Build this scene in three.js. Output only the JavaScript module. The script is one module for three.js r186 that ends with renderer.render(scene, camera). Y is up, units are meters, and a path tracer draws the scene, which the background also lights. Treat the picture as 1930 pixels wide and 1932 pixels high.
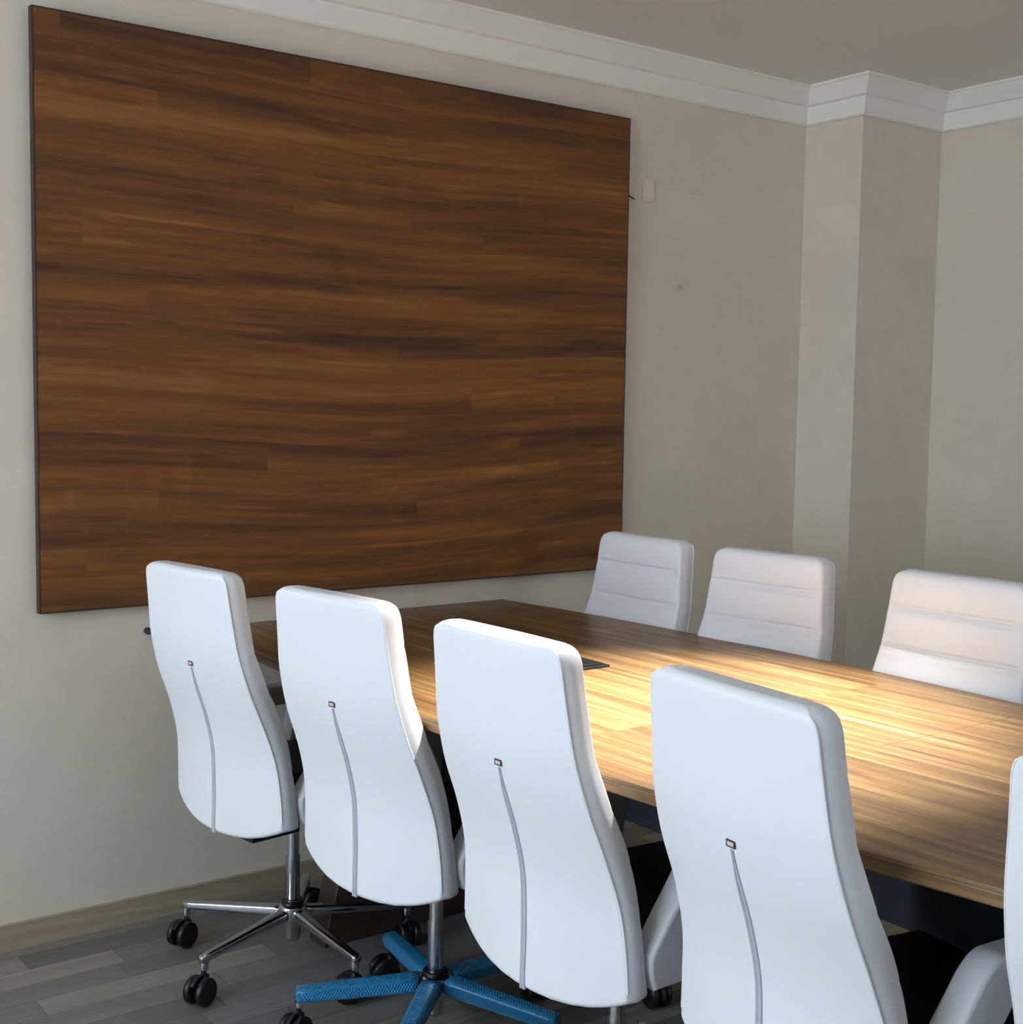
import * as THREE from 'three';
import { mergeGeometries } from 'three/addons/utils/BufferGeometryUtils.js';
import { RoundedBoxGeometry } from 'three/addons/geometries/RoundedBoxGeometry.js';

// ---------------------------------------------------------------- camera
const scene = new THREE.Scene();
const F = 2480.84, YAW = 0.6394, PITCH = 0.07863, ROLL = 0.01443, EYE = 1.3;
const camera = new THREE.PerspectiveCamera(2 * Math.atan(966 / F) * 180 / Math.PI, 1930 / 1932, 0.05, 60);
{
  const fwd = new THREE.Vector3(Math.sin(YAW) * Math.cos(PITCH), -Math.sin(PITCH), -Math.cos(YAW) * Math.cos(PITCH));
  const right0 = new THREE.Vector3(Math.cos(YAW), 0, Math.sin(YAW));
  const up0 = new THREE.Vector3().crossVectors(right0, fwd);
  const right = right0.clone().multiplyScalar(Math.cos(ROLL)).addScaledVector(up0, Math.sin(ROLL));
  const up = up0.clone().multiplyScalar(Math.cos(ROLL)).addScaledVector(right0, -Math.sin(ROLL));
  camera.quaternion.setFromRotationMatrix(new THREE.Matrix4().makeBasis(right, up, fwd.clone().negate()));
  camera.position.set(0, EYE, 0);
}
// ---------------------------------------------------------------- sky, lamps' power, exposure
scene.background = new THREE.Color().setRGB(0.80, 0.92, 1.10);
scene.backgroundIntensity = 11;
const SPOT_CANDELA = 86;
const renderer = new THREE.WebGLRenderer({ antialias: true });
renderer.toneMapping = THREE.LinearToneMapping;
renderer.toneMappingExposure = 1.0;
renderer.shadowMap.enabled = true;

// ---------------------------------------------------------------- helpers
function rng(seed) { let s = seed >>> 0; return () => { s = (s + 0x6D2B79F5) >>> 0; let t = s; t = Math.imul(t ^ (t >>> 15), t | 1); t ^= t + Math.imul(t ^ (t >>> 7), t | 61); return ((t ^ (t >>> 14)) >>> 0) / 4294967296; }; }
const used = new Map();
function numbered(n) { const k = used.get(n) || 0; used.set(n, k + 1); return k ? n + '_' + String(k).padStart(3, '0') : n; }
function shade(o) { o.traverse(c => { if (c.isMesh) { c.castShadow = true; c.receiveShadow = true; } }); return o; }
function mesh(name, geo, mat, parent) { const m = new THREE.Mesh(geo, mat); m.name = name; m.castShadow = m.receiveShadow = true; if (parent) parent.add(m); return m; }
function thing(name, label, category, group) { const g = new THREE.Group(); g.name = numbered(name); g.userData = { label, category }; if (group) g.userData.group = group; scene.add(g); return g; }
function struct(name, geo, mat, label) { const m = mesh(numbered(name), geo, mat, scene); m.userData = { kind: 'structure', label }; return m; }
function box(x0, x1, y0, y1, z0, z1) { const g = new THREE.BoxGeometry(x1 - x0, y1 - y0, z1 - z0); g.translate((x0 + x1) / 2, (y0 + y1) / 2, (z0 + z1) / 2); return g; }
function plain(g) { const r = g.index ? g.toNonIndexed() : g; return r; }
function merge(list) { return mergeGeometries(list.map(plain)); }
function tube(points, r, seg = 40, rad = 8) { return new THREE.TubeGeometry(new THREE.CatmullRomCurve3(points.map(p => new THREE.Vector3(...p))), seg, r, rad, false); }
function lathe(pts, seg = 28) { return new THREE.LatheGeometry(pts.map(p => new THREE.Vector2(p[0], p[1])), seg); }
const clamp = (x, a = 0, b = 1) => Math.min(b, Math.max(a, x));
const smooth = (a, b, x) => { const t = clamp((x - a) / (b - a)); return t * t * (3 - 2 * t); };
function curve(pts) { // piecewise cubic (Catmull-Rom on a table of x, y)
  return x => {
    let i = 0; while (i < pts.length - 2 && x > pts[i + 1][0]) i++;
    const [x1, y1] = pts[i], [x2, y2] = pts[i + 1], p0 = pts[Math.max(0, i - 1)], p3 = pts[Math.min(pts.length - 1, i + 2)];
    const t = clamp((x - x1) / (x2 - x1)), h = x2 - x1;
    const m1 = i > 0 ? (y2 - p0[1]) / (x2 - p0[0]) * h : (y2 - y1), m2 = i < pts.length - 2 ? (p3[1] - y1) / (p3[0] - x1) * h : (y2 - y1);
    const t2 = t * t, t3 = t2 * t;
    return (2 * t3 - 3 * t2 + 1) * y1 + (t3 - 2 * t2 + t) * m1 + (-2 * t3 + 3 * t2) * y2 + (t3 - t2) * m2;
  };
}
// value noise
function noise2(seed) {
  const r = rng(seed), N = 256, t = new Float32Array(N * N); for (let i = 0; i < N * N; i++) t[i] = r();
  return (x, y) => {
    const xi = Math.floor(x), yi = Math.floor(y); let fx = x - xi, fy = y - yi; fx = fx * fx * (3 - 2 * fx); fy = fy * fy * (3 - 2 * fy);
    const a = xi & 255, b = (xi + 1) & 255, c = (yi & 255) * N, d = ((yi + 1) & 255) * N;
    return (t[c + a] * (1 - fx) + t[c + b] * fx) * (1 - fy) + (t[d + a] * (1 - fx) + t[d + b] * fx) * fy;
  };
}
function dataTex(w, h, fn, srgb = true) {
  const d = new Uint8Array(w * h * 4), c = [0, 0, 0];
  for (let j = 0; j < h; j++) for (let i = 0; i < w; i++) { fn((i + .5) / w, (j + .5) / h, c); const k = (j * w + i) * 4; d[k] = clamp(c[0], 0, 255); d[k + 1] = clamp(c[1], 0, 255); d[k + 2] = clamp(c[2], 0, 255); d[k + 3] = 255; }
  const t = new THREE.DataTexture(d, w, h, THREE.RGBAFormat); t.magFilter = THREE.LinearFilter; t.minFilter = THREE.LinearMipmapLinearFilter; t.generateMipmaps = true;
  t.wrapS = t.wrapT = THREE.RepeatWrapping; if (srgb) t.colorSpace = THREE.SRGBColorSpace; t.needsUpdate = true; return t;
}
// timber with staves: lengthM x widthM metres, grain along u
function timber(w, h, lengthM, widthM, seed, pal, opt = {}) {
  const n1 = noise2(seed), n2 = noise2(seed + 7), n3 = noise2(seed + 13), R = rng(seed + 3);
  const rows = []; let v = 0;
  while (v < widthM) { const hh = (opt.stave || .045) * (.6 + .9 * R()); const cuts = []; let u = -R() * .6; while (u < lengthM) { const l = (opt.block || .45) * (.4 + 1.3 * R()); cuts.push([u, u + l, (R() - .5), R() < (opt.sharp ?? 1) ? R() * 40 : -1]); u += l; } rows.push([v, v + hh, cuts, R() - .5, R() * 40]); v += hh; }
  const band = opt.band ? curve(opt.band) : null, blockAmt = opt.blockAmt ?? .3;
  let ri = 0;
  return dataTex(w, h, (a, b, c) => {
    const u = a * lengthM, y = b * widthM;
    const wob = (n1(u * 1.1 + 3, y * 2.5) - .5) * (opt.warp || .05);
    const yy = clamp(y + wob, 0, widthM - 1e-4);
    if (!(rows[ri] && yy >= rows[ri][0] && yy < rows[ri][1])) ri = rows.findIndex(r => yy >= r[0] && yy < r[1]);
    if (ri < 0) ri = rows.length - 1;
    const row = rows[ri]; let cut = row[2][0]; for (const k of row[2]) if (u >= k[0] && u < k[1]) { cut = k; break; }
    const hard = cut[3] >= 0, soft = hard ? 1 : smooth(0, .09, u - cut[0]) * smooth(0, .09, cut[1] - u);
    let tone = .5 + blockAmt * (cut[2] * .8 * soft + row[3] * .6);
    // long waves of growth, then fine fibres
    const off = hard ? cut[3] : row[4];
    tone += .34 * (n2(u * 1.6 + off, yy * 26 + off) - .5);
    tone += .26 * (n1(u * 4 + off, yy * 95) - .5);
    tone += .16 * (n3(u * 14, yy * 330) - .5);
    tone += .10 * (n3(u * 45, yy * 700) - .5);
    const ring = Math.sin((yy * (opt.ring || 130)) + 9 * n2(u * .9 + off, yy * 5)); tone += (opt.ringAmt || .05) * ring;
    if (opt.ticks) { const t = n3(u * 38 + 11, yy * 16 + 5), m = n1(u * 2.2, yy * 9 + 30); if (t > .74 && m > .5) tone += opt.ticks * (t - .74) * 4 * smooth(.5, .7, m); }
    if (opt.flecks) { const f = n2(u * 5.2 + 40, yy * 60 + 9); if (f > .80) tone += (f - .80) * opt.flecks; if (f < .16) tone -= (.16 - f) * opt.flecks; }
    if (band) tone += band(b);
    tone = clamp(tone);
    const p = tone < .5 ? 0 : 1, t = tone < .5 ? tone * 2 : tone * 2 - 1;
    for (let i = 0; i < 3; i++) c[i] = pal[p][i] + (pal[p + 1][i] - pal[p][i]) * t;
  });
}

// ---------------------------------------------------------------- materials
const M = {};
{
  const nz = noise2(5), nz2 = noise2(9);
  const plaster = dataTex(512, 512, (u, v, c) => { const a = nz(u * 8, v * 8) * .5 + nz2(u * 32, v * 32) * .3 + nz(u * 128, v * 128) * .2, k = 1 + (a - .5) * .05; const g = (nz2(u * 5 + 60, v * 5) - .5) * 4; c[0] = 219 * k + g; c[1] = 210 * k; c[2] = 194 * k - g; });
  plaster.repeat.set(.5, .5);
  M.wall = new THREE.MeshStandardMaterial({ map: plaster, roughness: .85 });
  M.ceiling = new THREE.MeshStandardMaterial({ color: '#e4e2da', roughness: .9 });
  M.cornice = new THREE.MeshStandardMaterial({ color: '#efece5', roughness: .7 });
  const skirtTex = timber(1024, 128, 3, .08, 77, [[120, 108, 90], [158, 145, 124], [180, 168, 147]], { stave: .08, block: 3, blockAmt: .1 });
  M.skirt = new THREE.MeshStandardMaterial({ map: skirtTex, roughness: .6 });
  const leatherBump = dataTex(512, 512, (u, v, c) => { const a = nz(u * 128, v * 128) * .55 + nz2(u * 256, v * 256) * .45; c[0] = c[1] = c[2] = 255 * a; }, false);
  leatherBump.repeat.set(4, 4);
  M.leather = new THREE.MeshStandardMaterial({ color: '#e7e8ea', roughness: .5 });
  M.piping = new THREE.MeshStandardMaterial({ color: '#e9e9ea', roughness: .5 });
  M.strip = new THREE.MeshStandardMaterial({ color: '#b3bac1', roughness: .55 });
  M.black = new THREE.MeshStandardMaterial({ color: '#141416', roughness: .36 });
  M.seat = new THREE.MeshStandardMaterial({ color: '#26262a', roughness: .36, bumpMap: leatherBump, bumpScale: .0005 });
  M.rubber = new THREE.MeshStandardMaterial({ color: '#0d0d0e', roughness: .42 });
  M.chrome = new THREE.MeshStandardMaterial({ color: '#c9cacd', roughness: .13, metalness: 1 });
  const filmBump = dataTex(256, 256, (u, v, c) => { const a = Math.sin(u * Math.PI * 2 * 16) * Math.sin(v * Math.PI * 2 * 16); c[0] = c[1] = c[2] = 128 + 127 * clamp(a * 1.6, -1, 1); }, false);
  filmBump.repeat.set(10, 10);
  M.film = new THREE.MeshPhysicalMaterial({ color: '#1b86bd', roughness: .3, clearcoat: .6, clearcoatRoughness: .25, bumpMap: filmBump, bumpScale: .003 });
  M.badgeRim = new THREE.MeshStandardMaterial({ color: '#5a4a48', roughness: .4, metalness: .6 });
  M.badge = new THREE.MeshStandardMaterial({ color: '#d8c7c6', roughness: .4 });
  M.plastic = new THREE.MeshStandardMaterial({ color: '#dfd5c8', roughness: .5 });
  M.wire = new THREE.MeshStandardMaterial({ color: '#3a2c22', roughness: .6 });
  M.putty = new THREE.MeshStandardMaterial({ color: '#c3baac', roughness: .9 });
  M.frame = new THREE.MeshStandardMaterial({ color: '#e8e8e8', roughness: .5 });
  M.glow = new THREE.MeshStandardMaterial({ color: '#fff4e0', emissive: '#ffe6bd', emissiveIntensity: 6 });
}
const WALNUT = [[66, 37, 12], [112, 69, 28], [148, 97, 42]];
const panelTex = timber(2048, 1576, 1.811, 1.393, 41, WALNUT, {
  stave: .062, block: .5, blockAmt: .15, sharp: .18, warp: .10, ring: 75, ringAmt: .08, flecks: 1.3, ticks: .12,
  band: [[0, -.12], [.05, -.10], [.09, .08], [.13, -.10], [.2, -.06], [.24, .06], [.28, -.14], [.35, -.05], [.39, .18], [.44, .06], [.47, -.14], [.51, -.12], [.54, .12], [.58, -.04], [.63, -.03], [.66, .10], [.69, -.08], [.76, -.14], [.8, -.1], [.84, .16], [.88, .05], [.92, -.12], [1, -.16]],
});
M.panel = new THREE.MeshStandardMaterial({ map: panelTex, roughness: .7 });
M.panelEdge = new THREE.MeshStandardMaterial({ color: '#3a2417', roughness: .6 });
const tableTex = timber(2048, 1024, 2.0, 1.0, 91, [[70, 49, 26], [124, 93, 56], [175, 141, 95]], { stave: .03, block: .7, blockAmt: .14, sharp: .06, warp: .03, ring: 150, ringAmt: .06, flecks: 1.8 });
tableTex.repeat.set(.5, 1); tableTex.rotation = 0;
M.table = new THREE.MeshStandardMaterial({ map: tableTex, roughness: .4 });
M.modesty = new THREE.MeshStandardMaterial({ color: '#41444a', roughness: .6 });
M.tableDark = new THREE.MeshStandardMaterial({ color: '#3b302c', roughness: .5 });
const floorTones = [[108, 103, 99], [122, 117, 112], [135, 129, 122], [115, 110, 107], [128, 121, 114], [101, 97, 94]];
M.boards = floorTones.map((t, i) => {
  const k = .86; const map = timber(512, 64, .68, .085, 200 + i, [t.map(x => x * k), t, t.map(x => x * 1.13)], { stave: .085, block: 2, blockAmt: 0, warp: .01, ring: 300 });
  return new THREE.MeshStandardMaterial({ map, roughness: .5 });
});
M.floorBase = new THREE.MeshStandardMaterial({ color: '#4b4743', roughness: .8 });

// ---------------------------------------------------------------- room
const ZA = -3.142, XC = 3.588, ZC = -3.142 + .2463, XD = 4.0146, XL = -1.9, ZB = 2.3, CH = 2.403, T = .16;
function wallUV(g) { // uv in metres from the dominant axis
  g = plain(g); const p = g.attributes.position, n = g.attributes.normal, uv = g.attributes.uv;
  for (let i = 0; i < p.count; i++) { const ax = Math.abs(n.getX(i)), ay = Math.abs(n.getY(i)), az = Math.abs(n.getZ(i)); if (ax > ay && ax > az) uv.setXY(i, p.getZ(i), p.getY(i)); else if (az > ay) uv.setXY(i, p.getX(i), p.getY(i)); else uv.setXY(i, p.getX(i), p.getZ(i)); }
  return g;
}
struct('wall_front', wallUV(box(XL - T, XD + T, -.1, CH + .1, ZA - T, ZA)), M.wall, 'beige painted wall behind the wooden panel');
struct('column', wallUV(box(XC, XD + .02, -.1, CH + .1, ZA - .02, ZC)), M.wall, 'beige painted column in the room corner');
struct('wall_right', wallUV(box(XD, XD + T, -.1, CH + .1, ZA - T, ZB + T)), M.wall, 'beige painted side wall beside the corner column');
const BW = [2.35, 3.15, .95, 2.0];   // a window opposite the panelled wall
struct('wall_back', wallUV(merge([box(XL - T, BW[0], -.1, CH + .1, ZB, ZB + T), box(BW[1], XD + T, -.1, CH + .1, ZB, ZB + T), box(BW[0], BW[1], -.1, BW[2], ZB, ZB + T), box(BW[0], BW[1], BW[3], CH + .1, ZB, ZB + T)])), M.wall, 'beige painted wall facing the panelled wall');
{
  const t = .05, z0 = ZB + .05, z1 = ZB + .11, [a, b, c, d] = BW, m = (a + b) / 2;
  const w = struct('window_3', merge([box(a, b, c, c + t, z0, z1), box(a, b, d - t, d, z0, z1), box(a, a + t, c + t, d - t, z0, z1), box(b - t, b, c + t, d - t, z0, z1), box(m - t / 2, m + t / 2, c + t, d - t, z0, z1)]), M.frame, 'white framed window opposite the panelled wall');
  mesh('window_sill', box(a - .05, b + .05, c - .03, c + .002, ZB - .06, ZB + .05), M.frame, w);
}
// window wall: two wide openings towards the sky
const WINS = [[-2.95, -1.72], [-1.52, -.30]], WY0 = .78, WY1 = 2.12;
{
  const parts = [box(XL - T, XL, -.1, WY0, ZA - T, ZB + T), box(XL - T, XL, WY1, CH + .1, ZA - T, ZB + T)];
  const zs = [ZA - T, ...WINS.flat(), ZB + T]; for (let i = 0; i < zs.length; i += 2) parts.push(box(XL - T, XL, WY0, WY1, zs[i], zs[i + 1]));
  struct('wall_left', wallUV(merge(parts)), M.wall, 'beige painted wall with the windows');
  WINS.forEach(([a, b], i) => {
    const m = (a + b) / 2, t = .05, x0 = XL - .11, x1 = XL - .05;
    const g = merge([box(x0, x1, WY0, WY0 + t, a, b), box(x0, x1, WY1 - t, WY1, a, b), box(x0, x1, WY0 + t, WY1 - t, a, a + t), box(x0, x1, WY0 + t, WY1 - t, b - t, b), box(x0, x1, WY0 + t, WY1 - t, m - t / 2, m + t / 2)]);
    const w = struct('window_' + (i + 1), g, M.frame, 'white framed window in the side wall');
    mesh('window_sill', box(XL - .05, XL + .06, WY0 - .03, WY0 + .002, a - .05, b + .05), M.frame, w);
  });
}
struct('ceiling', box(XL - T, XD + T, CH, CH + .12, ZA - T, ZB + T), M.ceiling, 'plain painted ceiling');
// cornice: one profile swept round the room with mitred corners
{
  const prof = [[0, -.1165], [.016, -.1165], [.022, -.112], [.036, -.066], [.036, -.060], [.050, -.056], [.054, -.050], [.084, -.010], [.090, -.008], [.090, 0], [0, 0]];
  const path = [[XL, ZA], [XC, ZA], [XC, ZC], [XD, ZC], [XD, ZB], [XL, ZB]];
  const n = path.length, pos = [], uv = [];
  const dirs = path.map((p, i) => { const q = path[(i + 1) % n], l = Math.hypot(q[0] - p[0], q[1] - p[1]); return [(q[0] - p[0]) / l, (q[1] - p[1]) / l]; });
  const corner = (i, d, y) => { const a = dirs[(i + n - 1) % n], b = dirs[i]; const na = [-a[1], a[0]], nb = [-b[1], b[0]]; const k = 1 + na[0] * nb[0] + na[1] * nb[1]; return [path[i][0] + (na[0] + nb[0]) / k * d, CH + y, path[i][1] + (na[1] + nb[1]) / k * d]; };
  for (let i = 0; i < n; i++) for (let k = 0; k < prof.length - 1; k++) {
    const j = (i + 1) % n, A = corner(i, ...prof[k]), B = corner(j, ...prof[k]), C = corner(j, ...prof[k + 1]), D = corner(i, ...prof[k + 1]);
    pos.push(...A, ...C, ...B, ...A, ...D, ...C); for (let z = 0; z < 6; z++) uv.push(0, 0);
  }
  const g = new THREE.BufferGeometry(); g.setAttribute('position', new THREE.Float32BufferAttribute(pos, 3)); g.setAttribute('uv', new THREE.Float32BufferAttribute(uv, 2)); g.computeVertexNormals();
  struct('trim_1', g, M.cornice, 'white stepped plaster cornice under the ceiling');
}
// skirting
{
  const SK = .062, TH = .014;
  const skirt = (name, g, label) => { g = wallUV(g); const uv = g.attributes.uv; for (let i = 0; i < uv.count; i++) uv.setXY(i, uv.getX(i) / 3, uv.getY(i) / .08); struct(name, g, M.skirt, label); };
  skirt('baseboard_front', box(XL, XC, 0, SK, ZA, ZA + TH), 'pale timber skirting below the wooden panel');
  skirt('baseboard_right', merge([box(XC - TH, XC, 0, SK, ZA, ZC), box(XC - TH, XD, 0, SK, ZC, ZC + TH), box(XD - TH, XD, 0, SK, ZC, ZB)]), 'pale timber skirting round the corner column');
  skirt('baseboard_left', box(XL, XL + TH, 0, SK, ZA, ZB), 'pale timber skirting under the windows');
}
// floor: grey laminate strips, the ones in view one by one
{
  const fl = struct('floor', box(XL - T, XD + T, -.12, -.009, ZA - T, ZB + T), M.floorBase, 'grey laminate floor of narrow staggered boards');
  const Wd = .085, r = rng(17), kinds = {};
  const boardGeo = l => kinds[l] || (kinds[l] = (() => {
    const g = plain(new THREE.BoxGeometry(l - .0012, .009, Wd - .0012)), uv = g.attributes.uv, p = g.attributes.position;
    for (let i = 0; i < uv.count; i++) uv.setXY(i, (p.getX(i) + l / 2) / .68, (p.getZ(i) + Wd / 2) / Wd);
    return g;
  })());
  const far = []; let count = 0;
  for (let row = 0; row * Wd < ZB - ZA; row++) {
    const z = -3.0 + .0425 - Wd * 2 + row * Wd; if (z > ZB) break;
    let x = XL + (row % 3) * .21 + r() * .1 - .6;
    if (row === 3) x = 1.127 - 3 * .68 - .34;   // the joint seen beside the caster
    while (x < XD) {
      const l = r() < .5 ? .68 : .54, ti = Math.floor(r() * M.boards.length);
      const lo = Math.max(x, XL), hi = Math.min(x + l, XD);
      if (hi - lo > .02) {
        if (z < -1.35 && lo < 3.0 && hi > .3 && count < 290) { count++; const b = mesh('board', boardGeo(l), M.boards[ti], fl); b.position.set(x + l / 2, -.0045, z); }
        else far.push(box(lo, hi - .0012, -.009, 0, z - Wd / 2, z + Wd / 2 - .0012));
      }
      x += l;
    }
  }
  const rest = mesh('boards_beyond', merge(far), M.boards[1], fl); rest.userData = { kind: 'stuff' };
}

// ---------------------------------------------------------------- wooden wall panel
{
  const x0 = .9364, x1 = 2.7473, y0 = .8024, y1 = 2.1956, z0 = ZA + .012, z1 = ZA + .034;
  const g = thing('wall_panel', 'large dark walnut board with horizontal grain hung on the wall', 'wall panel');
  g.position.set((x0 + x1) / 2, y0, ZA);
  const w = x1 - x0, h = y1 - y0, e = .004;
  const face = plain(new THREE.BoxGeometry(w - 2 * e, h - 2 * e, .020)); face.translate(0, h / 2, .0235);
  { const uv = face.attributes.uv, p = face.attributes.position; for (let i = 0; i < uv.count; i++) uv.setXY(i, (p.getX(i) + w / 2) / w, p.getY(i) / h); }
  mesh('board_face', face, M.panel, g);
  const rail = (a, b, c, d) => { const q = new RoundedBoxGeometry(b - a, d - c, .022, 2, .0012); q.translate((a + b) / 2, (c + d) / 2, .0235); return q; };
  for (const [a, b, c, d] of [[-w / 2, -w / 2 + e, 0, h], [w / 2 - e, w / 2, 0, h], [-w / 2 + e, w / 2 - e, 0, e], [-w / 2 + e, w / 2 - e, h - e, h]]) mesh('edge_strip', rail(a, b, c, d), M.panelEdge, g);
  for (const s of [-1, 1]) mesh('wall_batten', box(s * .7 - .03, s * .7 + .03, .1, h - .1, 0, .0135), M.panelEdge, g);
}

// ---------------------------------------------------------------- small things on the panelled wall
{
  const s = thing('cover_plate', 'small blank cream cover plate on the wall beside the wooden panel', 'cover plate'); s.position.set(2.855, 1.992, ZA);
  const a = new RoundedBoxGeometry(.048, .07, .008, 3, .003); a.translate(0, 0, .003); mesh('plate', a, M.plastic, s);
  const b = new RoundedBoxGeometry(.036, .056, .004, 2, .0015); b.translate(0, 0, .0075); mesh('insert', b, M.plastic, s);
  const w = mesh(numbered('loose_wire'), tube([[2.742, 1.985, ZA + .012], [2.755, 1.978, ZA + .014], [2.768, 1.965, ZA + .013], [2.790, 1.958, ZA + .010]], .0022, 24, 6), M.wire, scene);
  w.userData = { label: 'short brown wire poking out from behind the wooden panel', category: 'wire' };
  const pt = lathe([[0, .0016], [.008, .0014], [.0115, .0006], [.012, 0]], 14); pt.rotateX(Math.PI / 2); pt.scale(1.25, .8, 1);
  const pm = mesh(numbered('screw_patch'), pt, M.putty, scene); pm.position.set(3.005, 1.70, ZA); pm.userData = { label: 'grey filled screw hole on the bare wall below the cover plate', category: 'patch' };
  const c = thing('cable_plug', 'black cable plug sticking out of the wall behind a white chair', 'cable'); c.position.set(1.209, .735, ZA);
  const pl = lathe([[0, 0], [.008, 0], [.009, .012], [.007, .022], [.004, .026], [0, .027]], 16); pl.rotateX(Math.PI / 2); mesh('plug', pl, M.black, c);
  mesh('cable', tube([[.002, -.002, .018], [.014, -.014, .02], [.034, -.028, .014], [.07, -.05, .008], [.12, -.10, .006]], .003, 30, 6), M.black, c);
}

// ---------------------------------------------------------------- ceiling downlight over the table
{
  const lx = 2.07, lz = -1.72;
  const d = thing('downlight', 'round recessed ceiling spotlight above the table', 'ceiling light'); d.position.set(lx, CH, lz);
  mesh('trim_ring', lathe([[.040, -.002], [.046, -.010], [.056, -.010], [.060, -.004], [.060, .001], [.040, .001], [.040, -.002]], 36), M.frame, d);
  const disc = new THREE.CircleGeometry(.039, 32); disc.rotateX(Math.PI / 2); disc.translate(0, -.003, 0); mesh('lens', disc, M.glow, d);
  const spot = new THREE.SpotLight(new THREE.Color().setRGB(1, .97, .92), SPOT_CANDELA, 0, .43, 1, 2);
  spot.position.set(lx, CH - .014, lz); spot.target.position.set(1.72, .735, -1.75); spot.castShadow = true; spot.shadow.radius = 2.5; spot.shadow.mapSize.set(2048, 2048);
  scene.add(spot, spot.target);
}

// ---------------------------------------------------------------- conference table
const TY = .735, TX = 1.825;
const halfW = z => .533 - .065 * (z + 2.12) * (z + 2.12);
{
  const z0 = -3.122, z1 = -.34;
  const t = thing('conference_table', 'long boat-shaped walnut conference table between two rows of white chairs', 'table'); t.position.set(TX, 0, -1.72);
  const O = [TX, -1.72];
  // a slab outline in (u along grain = z, v across = x)
  const slab = (xa, xb, za, zb, y0, y1, mat, name, bev) => {
    const s = new THREE.Shape(), N = 40, pts = [];
    for (let i = 0; i <= N; i++) { const z = za + (zb - za) * i / N; pts.push([z, xa(z)]); }
    for (let i = N; i >= 0; i--) { const z = za + (zb - za) * i / N; pts.push([z, xb(z)]); }
    pts.forEach(([z, x], i) => i ? s.lineTo(z - O[1], x - O[0]) : s.moveTo(z - O[1], x - O[0])); s.closePath();
    const g = new THREE.ExtrudeGeometry(s, { depth: y1 - y0 - 2 * bev, bevelEnabled: bev > 0, bevelThickness: bev, bevelSize: bev, bevelOffset: -bev, bevelSegments: 2, curveSegments: 1 });
    // shape (u, v, w) -> world (x = v, y = w, z = u)
    const p = g.attributes.position; for (let i = 0; i < p.count; i++) { const u = p.getX(i), v = p.getY(i), w = p.getZ(i); p.setXYZ(i, v, w + y0 + bev, u); }
    const ix = g.index; if (ix) { for (let i = 0; i < ix.count; i += 3) { const a = ix.getX(i); ix.setX(i, ix.getX(i + 1)); ix.setX(i + 1, a); } }
    else { for (const key of ['position', 'uv', 'normal']) { const A = g.attributes[key], n = A.itemSize; for (let i = 0; i < A.count; i += 3) for (let k = 0; k < n; k++) { const q = A.array[i * n + k]; A.array[i * n + k] = A.array[(i + 1) * n + k]; A.array[(i + 1) * n + k] = q; } } }
    g.computeVertexNormals();
    return mesh(name, g, mat, t);
  };
  const gap = .0002, near = z => TX - halfW(z), farX = z => TX + halfW(z), mid = TX - .003, border = z => farX(z) - .095, zc = -1.39;
  for (const [a, b] of [[z0, zc - gap], [zc + gap, z1]]) {
    slab(near, () => mid - gap, a, b, TY - .006, TY, [M.table, M.table], 'top_panel', .0006);
    slab(() => mid + gap, z => border(z) - gap, a, b, TY - .006, TY, [M.table, M.table], 'top_panel', .0006);
  }
  slab(z => border(z) + gap, farX, z0, z1, TY - .006, TY, [M.table, M.table], 'top_border', .0006);
  slab(z => near(z) + .0015, z => farX(z) - .0015, z0 + .0015, z1 - .0015, TY - .026, TY - .0062, M.table, 'top_core', .003);
  slab(z => near(z) + .09, z => farX(z) - .09, z0 + .09, z1 - .09, TY - .056, TY - .0265, M.table, 'top_frame', .002);
  // tapered slab legs and the beam between them
  const legShape = new THREE.Shape([[-.345, 0], [.345, 0], [.345, .02], [.16, .676], [-.16, .676], [-.345, .02]].map(a => new THREE.Vector2(...a)));
  for (const z of [-2.79, -.75]) { const g = new THREE.ExtrudeGeometry(legShape, { depth: .07, bevelEnabled: true, bevelThickness: .003, bevelSize: .003, bevelOffset: -.003, bevelSegments: 1 }); g.translate(0, 0, z - O[1]); mesh('leg', g, M.tableDark, t); }
  mesh('modesty_panel', box(-.009, .009, .44, .679, -2.715 - O[1], -.755 - O[1]), M.modesty, t);
  // cable port let into the top
  const port = mesh('cable_port', (() => { const g = new RoundedBoxGeometry(.075, .008, .14, 2, .003); g.translate(1.850 - O[0], TY + .0015, -2.235 - O[1]); return g; })(), M.black, t);
  port.userData = { label: 'black cable port in the table top' };
  mesh('port_flap', (() => { const g = new RoundedBoxGeometry(.055, .004, .115, 2, .0015); g.translate(1.850 - O[0], TY + .0065, -2.235 - O[1]); return g; })(), M.rubber, port);
}

// ---------------------------------------------------------------- chairs (facing +x when unturned, origin on the floor under the column)
const XR = curve([[.30, -.174], [.38, -.176], [.46, -.178], [.54, -.186], [.62, -.210], [.70, -.241], [.78, -.263], [.86, -.274], [.96, -.286]]);
const XF = curve([[.30, -.118], [.38, -.126], [.46, -.133], [.54, -.140], [.62, -.155], [.70, -.188], [.78, -.215], [.86, -.226], [.96, -.238]]);
const WW = curve([[.30, .212], [.38, .213], [.46, .209], [.54, .201], [.62, .192], [.70, .186], [.78, .178], [.86, .170], [.96, .162]]);
const BULGE = curve([[.30, .040], [.36, .036], [.5, .030], [.6, .022], [.74, .014], [.96, .006]]);
const TOP = .950, SEAMS = [.868, .780, .692, .604, .516, .43];
const yBottom = s => .352 + .040 * Math.pow(Math.abs(s), 2.6);
function rearX(y, s) { return XR(y) - BULGE(y) * (1 - s * s); }
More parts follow.
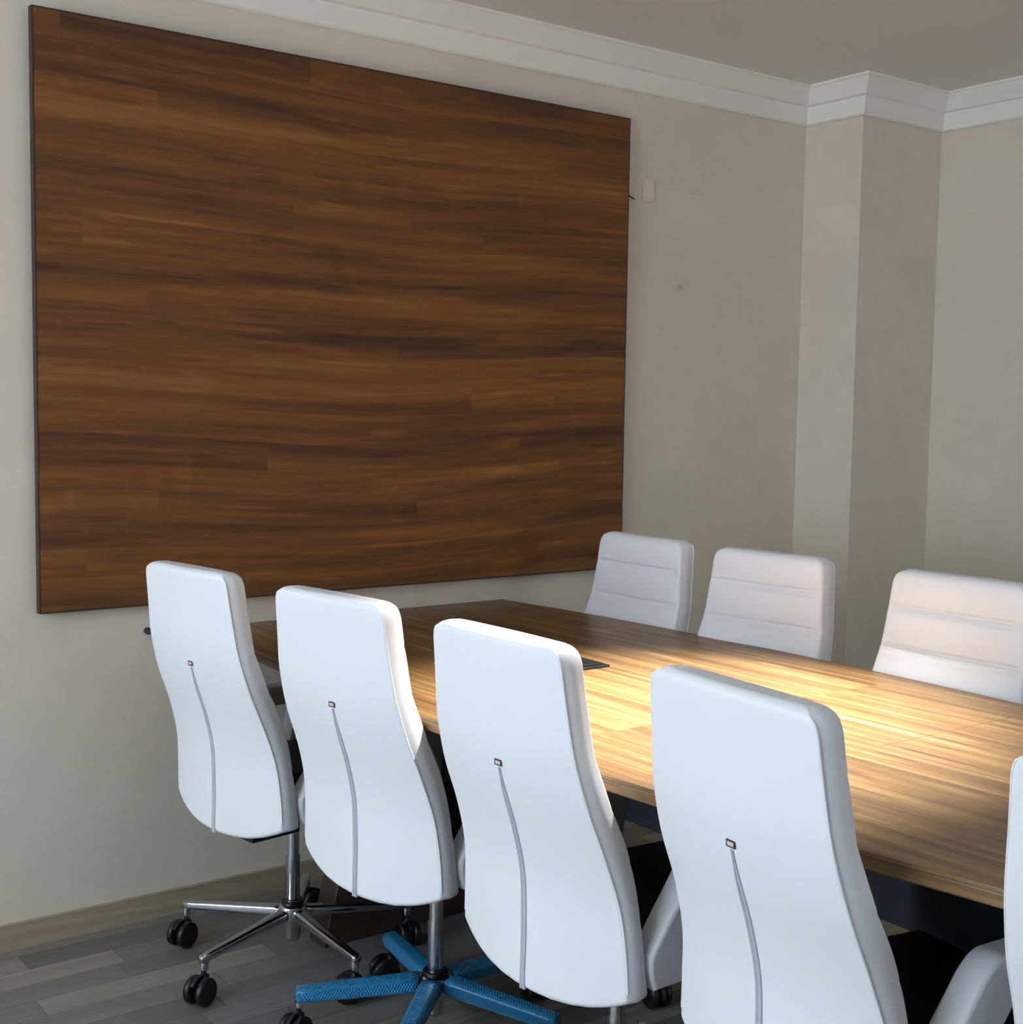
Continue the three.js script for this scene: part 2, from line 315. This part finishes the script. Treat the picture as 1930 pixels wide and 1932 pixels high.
function frontX(y, s) {
  let groove = 0, puff = 0; for (const k of SEAMS) { const d = (y - k); groove += Math.exp(-d * d / (2 * .0032 * .0032)); groove += .45 * Math.exp(-(d + .009) * (d + .009) / (2 * .0018 * .0018)); }
  puff = .5 + .5 * Math.cos((y - .868) / .088 * Math.PI * 2 + Math.PI);
  const e = 1 - Math.pow(Math.abs(s), 6);
  return XF(y) + .010 * (1 - s * s) * .4 + (0.005 * puff - .011 * groove) * e;
}
const G = {};
{
  // backrest: rings from bottom to top, closed at both ends
  const nS = 6, rows = [];
  for (let k = 0; k <= 6; k++) rows.push([0, k / 6]);          // rounding at the bottom
  for (let k = 1; k < 190; k++) rows.push([1, k / 190]);
  for (let k = 0; k <= 7; k++) rows.push([2, k / 7]);
  const rt = .016, rb = .010, cr = .034, pos = [], uv = [], idx = [];
  const ring = [];
  const SS = [-1, -.996, -.990, -.982, -.972, -.958, -.94, -.91, -.86, -.78, -.66, -.5, -.3, -.1]; SS.push(...SS.slice().reverse().map(a => -a));
  const nF = SS.length - 1;
  for (let i = 0; i <= nF; i++) ring.push(['r', SS[i]]);
  for (let i = 1; i < nS; i++) ring.push(['s', i / nS, 1]);
  for (let i = 0; i <= nF; i++) ring.push(['f', SS[nF - i]]);
  for (let i = 1; i < nS; i++) ring.push(['s', 1 - i / nS, -1]);
  const n = ring.length;
  for (const [kind, q] of rows) for (const R of ring) {
    let s = R[0] === 's' ? R[2] : R[1];
    let inset = 0, tt;
    const yb = yBottom(s);
    let y;
    if (kind === 0) { const a = (1 - q) * Math.PI / 2; y = yb + rb * (1 - Math.sin(a)); inset = rb * (1 - Math.cos(a)); }
    else if (kind === 1) y = yb + rb + (TOP - rt - yb - rb) * q;
    else { const a = q * Math.PI / 2; y = TOP - rt + rt * Math.sin(a); inset = rt * (1 - Math.cos(a)); }
    // rounded upper corners
    let w = WW(y); const over = y - (TOP - cr); if (over > 0) w -= cr * (1 - Math.sqrt(Math.max(0, 1 - (over / cr) * (over / cr)))) * .75;
    const yl = clamp(y, .30, .96);
    let xr = rearX(yl, s) + inset, xf = frontX(yl, s) - inset, x, z;
    const c1 = .0035, c2 = .010; // edge radii, back and front
    const edge = s0 => Math.sqrt(Math.max(0, 1 - Math.pow(Math.max(0, (Math.abs(s) - s0) / (1 - s0)), 2))), e1 = edge(.978), e2 = edge(.94);
    if (R[0] === 'r') { x = xr + c1 * (1 - e1); z = s * (w - inset * .5); }
    else if (R[0] === 'f') { x = xf - c2 * (1 - e2); z = s * (w - inset * .5); }
    else { const f = R[1]; x = (xr + c1) + (xf - c2 - xr - c1) * f; z = s * (w - inset * .5 + .0035 * Math.sin(f * Math.PI)); }
    pos.push(x, y, z); uv.push(R[0] === 's' ? x : z, y);
  }
  for (let j = 0; j < rows.length - 1; j++) for (let i = 0; i < n; i++) { const a = j * n + i, b = j * n + (i + 1) % n, c = a + n, d = b + n; idx.push(a, c, b, b, c, d); }
  for (const [j, flip] of [[0, true], [rows.length - 1, false]]) {
    for (let i = 0; i < nF; i++) { const a = j * n + i, b = j * n + i + 1, c2 = j * n + (nF + nS) + (nF - i), d2 = j * n + (nF + nS) + (nF - i - 1); if (flip) idx.push(a, b, c2, b, d2, c2); else idx.push(a, c2, b, b, c2, d2); }
  }
  const g = new THREE.BufferGeometry(); g.setAttribute('position', new THREE.Float32BufferAttribute(pos, 3)); g.setAttribute('uv', new THREE.Float32BufferAttribute(uv, 2)); g.setIndex(idx); g.computeVertexNormals(); G.back = g;
  // piping along both rear edges
  const rimW = y => { const o = y - (TOP - cr); return WW(y) - (o > 0 ? cr * (1 - Math.sqrt(Math.max(0, 1 - (o / cr) * (o / cr)))) * .75 : 0); };
  { const p = []; for (let y = .41; y <= TOP - .012; y += .015) p.push([XR(y) + .0018, y, -rimW(y)]); const ye = TOP - .0075; for (let k = 0; k <= 12; k++) { const t = -.93 + 1.86 * k / 12; p.push([rearX(ye, t) + .004, ye, t * (rimW(ye) - .003)]); } const m = p.slice(0, -13).reverse(); for (const a of m) p.push([a[0], a[1], -a[2]]); G.piping = [tube(p, .0019, 200, 6)]; }
  // centre seam strip from the badge to the hem, with two raised welts
  const sp = [], su = [], si = [], ys = []; for (let k = 0; k <= 50; k++) ys.push(.352 + (.730 - .352) * k / 50);
  const half = y => .0025 + .0038 * smooth(.735, .66, y);
  ys.forEach((y, k) => { const hw = half(y); for (const [a, d] of [[-1, -.0035], [-1, .0014], [-.45, .0018], [-.4, .0004], [.4, .0004], [.45, .0018], [1, .0014], [1, -.0035]]) { sp.push(rearX(y, 0) - d, y, a * hw); su.push(a * hw, y); } });
  for (let k = 0; k < 50; k++) for (let i = 0; i < 7; i++) { const a = k * 8 + i, b = a + 1, c = a + 8, d = b + 8; si.push(a, c, b, b, c, d); }
  const sg = new THREE.BufferGeometry(); sg.setAttribute('position', new THREE.Float32BufferAttribute(sp, 3)); sg.setAttribute('uv', new THREE.Float32BufferAttribute(su, 2)); sg.setIndex(si); sg.computeVertexNormals(); G.strip = sg;
  const bx = rearX(.738, 0);
  G.badge = new RoundedBoxGeometry(.003, .0105, .0185, 2, .001); G.badge.translate(bx - .0008, .7385, 0);
  G.badgeFace = new RoundedBoxGeometry(.001, .0055, .0125, 1, .0004); G.badgeFace.translate(bx - .0025, .7385, .0006);
  // seat cushion
  const seat = new RoundedBoxGeometry(.43, .085, .332, 6, .036); { const p = seat.attributes.position; for (let i = 0; i < p.count; i++) { const x = p.getX(i), z = p.getZ(i), y = p.getY(i); if (y > 0) p.setY(i, y + .012 * (1 - (z / .166) * (z / .166)) * smooth(-.2, .12, x) - .030 * smooth(.12, .215, x)); } seat.computeVertexNormals(); }
  seat.translate(.062, .450, 0); G.seat = seat;
  G.seatPan = new RoundedBoxGeometry(.36, .016, .32, 2, .006); G.seatPan.translate(.05, .402, 0);
  // armrest loop
  const sh = new THREE.Shape(); sh.moveTo(-.118, .400); sh.quadraticCurveTo(-.134, .43, -.128, .458); sh.lineTo(-.036, .580); sh.quadraticCurveTo(-.012, .610, .012, .611); sh.lineTo(.120, .613); sh.quadraticCurveTo(.180, .612, .176, .560); sh.lineTo(.150, .415); sh.quadraticCurveTo(.146, .400, .125, .400); sh.closePath();
  const ho = new THREE.Path(); ho.moveTo(-.055, .448); ho.lineTo(.030, .562); ho.quadraticCurveTo(.038, .573, .05, .573); ho.lineTo(.105, .574); ho.quadraticCurveTo(.135, .573, .132, .548); ho.lineTo(.112, .458); ho.quadraticCurveTo(.108, .440, .09, .440); ho.lineTo(-.050, .440); ho.quadraticCurveTo(-.060, .440, -.055, .448); sh.holes.push(ho);
  const arm = new THREE.ExtrudeGeometry(sh, { depth: .034, bevelEnabled: true, bevelThickness: .007, bevelSize: .007, bevelOffset: -.007, bevelSegments: 4, curveSegments: 12 });
  arm.translate(0, 0, -.017); arm.computeVertexNormals(); G.arm = [-1, 1].map(sd => { const g = arm.clone(); g.translate(0, 0, sd * .1915); return g; });
  // column, hub, mechanism
  G.column = lathe([[0, .12], [.017, .12], [.017, .25], [.0145, .252], [.0145, .37], [0, .37]], 24);
  G.mech = merge([new RoundedBoxGeometry(.19, .030, .11, 2, .008).translate(.005, .380, 0), new RoundedBoxGeometry(.13, .034, .12, 2, .006).translate(-.085, .341, 0), new RoundedBoxGeometry(.03, .05, .10, 2, .006).translate(-.05, .365, 0)]);
  G.lever = merge([tube([[.03, .378, .05], [.035, .374, .14], [.035, .372, .20]], .005, 12, 8), new RoundedBoxGeometry(.016, .008, .05, 2, .003).translate(.035, .371, .215)]);
  G.hub = lathe([[0, .050], [.016, .050], [.018, .056], [.020, .085], [.030, .094], [.034, .105], [.034, .128], [.030, .134], [.020, .137], [0, .137]], 30);
  G.hubRing = lathe([[.0170, .137], [.027, .137], [.027, .143], [.0170, .146], [.0170, .137]], 26);
  // leg along +x of its own frame: tapered box section with a rounded top
  const leg = (w0, w1, h0, h1, y0, y1, R0, R1, r) => {
    const P = [], U = [], I = [], S = 12, K = 14;
    for (let j = 0; j <= K; j++) { const t = j / K, x = R0 + (R1 - R0) * t, w = w0 + (w1 - w0) * t, h = h0 + (h1 - h0) * t, y = y0 + (y1 - y0) * t;
      for (let i = 0; i < S; i++) { const a = i / S * 2 * Math.PI + Math.PI / S, c = Math.cos(a), s = Math.sin(a), e = r; const cx = Math.sign(c) * Math.pow(Math.abs(c), e), sy = Math.sign(s) * Math.pow(Math.abs(s), e); P.push(x, y + sy * h / 2, cx * w / 2); U.push(x, i / S * .12); } }
    for (let j = 0; j < K; j++) for (let i = 0; i < S; i++) { const a = j * S + i, b = j * S + (i + 1) % S, c = a + S, d = b + S; I.push(a, c, b, b, c, d); }
    for (const j of [0, K]) { const c = P.length / 3; P.push(j ? R1 + .004 : R0, j ? y1 : y0, 0); U.push(0, 0); for (let i = 0; i < S; i++) { const a = j * S + i, b = j * S + (i + 1) % S; if (j) I.push(a, c, b); else I.push(a, b, c); } }
    const g = new THREE.BufferGeometry(); g.setAttribute('position', new THREE.Float32BufferAttribute(P, 3)); g.setAttribute('uv', new THREE.Float32BufferAttribute(U, 2)); g.setIndex(I); g.computeVertexNormals(); return g;
  };
  const RB = .278;
  G.leg = leg(.034, .020, .026, .018, .116, .098, .024, RB + .008, .62);
  G.legFilm = leg(.046, .036, .036, .030, .118, .100, .036, RB + .006, .5);
  // caster, around the stem axis
  G.stem = lathe([[0, .056], [.0065, .056], [.0065, .072], [.0095, .074], [.0095, .100], [0, .100]], 16);
  const wheel = lathe([[0, -.0095], [.020, -.0095], [.027, -.0085], [.0305, -.005], [.031, 0], [.0305, .005], [.027, .0085], [.020, .0095], [0, .0095]], 26); wheel.rotateX(Math.PI / 2);
  G.wheel = [-1, 1].map(sd => { const g = wheel.clone(); g.translate(-.014, .031, sd * .0165); return g; });
  const hs = new THREE.Shape(); hs.absarc(-.014, .031, .0335, -.15, Math.PI * .80, false); hs.lineTo(-.014, .031); hs.closePath();
  const hood = new THREE.ExtrudeGeometry(hs, { depth: .006, bevelEnabled: true, bevelThickness: .0015, bevelSize: .001, bevelSegments: 1, curveSegments: 16 }); hood.translate(0, 0, -.003);
  G.hood = merge([hood, lathe([[0, .046], [.011, .046], [.011, .060], [.008, .062], [0, .062]], 14)]);
}
function chair(o) {
  const c = thing('office_chair', o.label, 'chair', o.group); c.position.set(o.x, 0, o.z); c.rotation.y = o.yaw || 0;
  const up = o.lift || 0, lifted = m => { m.position.y = up; return m; };
  const back = lifted(mesh('backrest', G.back, M.leather, c));
  for (const g of G.piping) mesh('piping', g, M.piping, back);
  const strip = mesh('seam_strip', G.strip, M.strip, back); strip.userData = { label: 'grey centre seam strip' };
  const badge = mesh('badge', G.badge, M.badgeRim, back); badge.userData = { label: 'tiny bronze rimmed badge' };
  mesh('badge_face', G.badgeFace, M.badge, back);
  const seat = lifted(mesh('seat', G.seat, M.seat, c)); seat.userData = { label: 'black glossy seat cushion' };
  lifted(mesh('seat_pan', G.seatPan, M.black, c));
  for (const g of G.arm) lifted(mesh('armrest', g, M.leather, c));
  lifted(mesh('tilt_mechanism', G.mech, M.black, c)); lifted(mesh('height_lever', G.lever, M.black, c));
  mesh('gas_column', G.column, M.chrome, c);
  const hub = mesh('hub', G.hub, M.chrome, c); mesh('collar', G.hubRing, M.black, hub);
  const r = rng(o.seed || 1);
  for (let k = 0; k < 5; k++) {
    const a = o.base - k * 72 * Math.PI / 180 + (o.yaw || 0);     // world angle (x = cos, z = sin) brought into the chair's frame
    const leg = mesh('leg', o.film ? G.legFilm : G.leg, o.film ? M.film : M.chrome, c); leg.rotation.y = -a;
    if (o.film) leg.userData = { label: 'leg wrapped in blue bubble film' };
    const cs = new THREE.Group(); cs.name = 'caster'; cs.position.set(Math.cos(a) * .278, 0, Math.sin(a) * .278); c.add(cs);
    cs.rotation.y = o.swivel ? o.swivel[k] : r() * Math.PI * 2;
    mesh('stem', G.stem, M.chrome, cs); for (const g of G.wheel) mesh('wheel', g, M.rubber, cs); mesh('hood', G.hood, M.rubber, cs);
  }
  return c;
}
const NEAR = 'white chairs on the badge side of the table', ACROSS = 'white chairs across the table';
chair({ x: 1.392, z: -2.711, yaw: .134, base: 4.054, seed: 3, group: NEAR, swivel: [.25, .35, -.9, 1.2, 3.0], label: 'white leather office chair with shiny chrome star base beside the skirting of the panelled wall' });
chair({ x: 1.456, z: -2.198, yaw: .140, base: 3.667, seed: 5, film: true, group: NEAR, swivel: [.3, .5, .8, 1.2, -.4], label: 'white leather office chair whose star base is wrapped in blue protective film' });
chair({ x: 1.481, z: -1.663, yaw: .020, base: 3.105, seed: 8, group: NEAR, label: 'white leather office chair beside the blue-based chair, third along from the panelled wall' });
chair({ x: 1.500, z: -1.140, yaw: -.112, base: 3.733, seed: 9, group: NEAR, label: 'white leather office chair with a grey back seam, fourth along from the panelled wall' });
chair({ x: 1.535, z: -.620, yaw: 0, base: 3.0, seed: 12, group: NEAR, label: 'partly hidden white leather office chair, fifth along from the panelled wall' });
chair({ x: 2.165, z: -2.645, yaw: Math.PI, lift: .010, base: .5, seed: 21, group: ACROSS, label: 'white office chair across the table, first along from the panelled wall' });
chair({ x: 2.165, z: -2.160, yaw: Math.PI + .10, lift: .010, base: .105, seed: 22, group: ACROSS, label: 'white quilted office chair across the table, standing before the corner column' });
chair({ x: 2.165, z: -1.650, yaw: Math.PI, lift: .010, base: .523, seed: 23, group: ACROSS, label: 'brightly lit white quilted office chair across the table, before the bare side wall' });

scene.traverse(o => { if (o.isMesh) { o.castShadow = true; o.receiveShadow = true; } });
renderer.render(scene, camera);
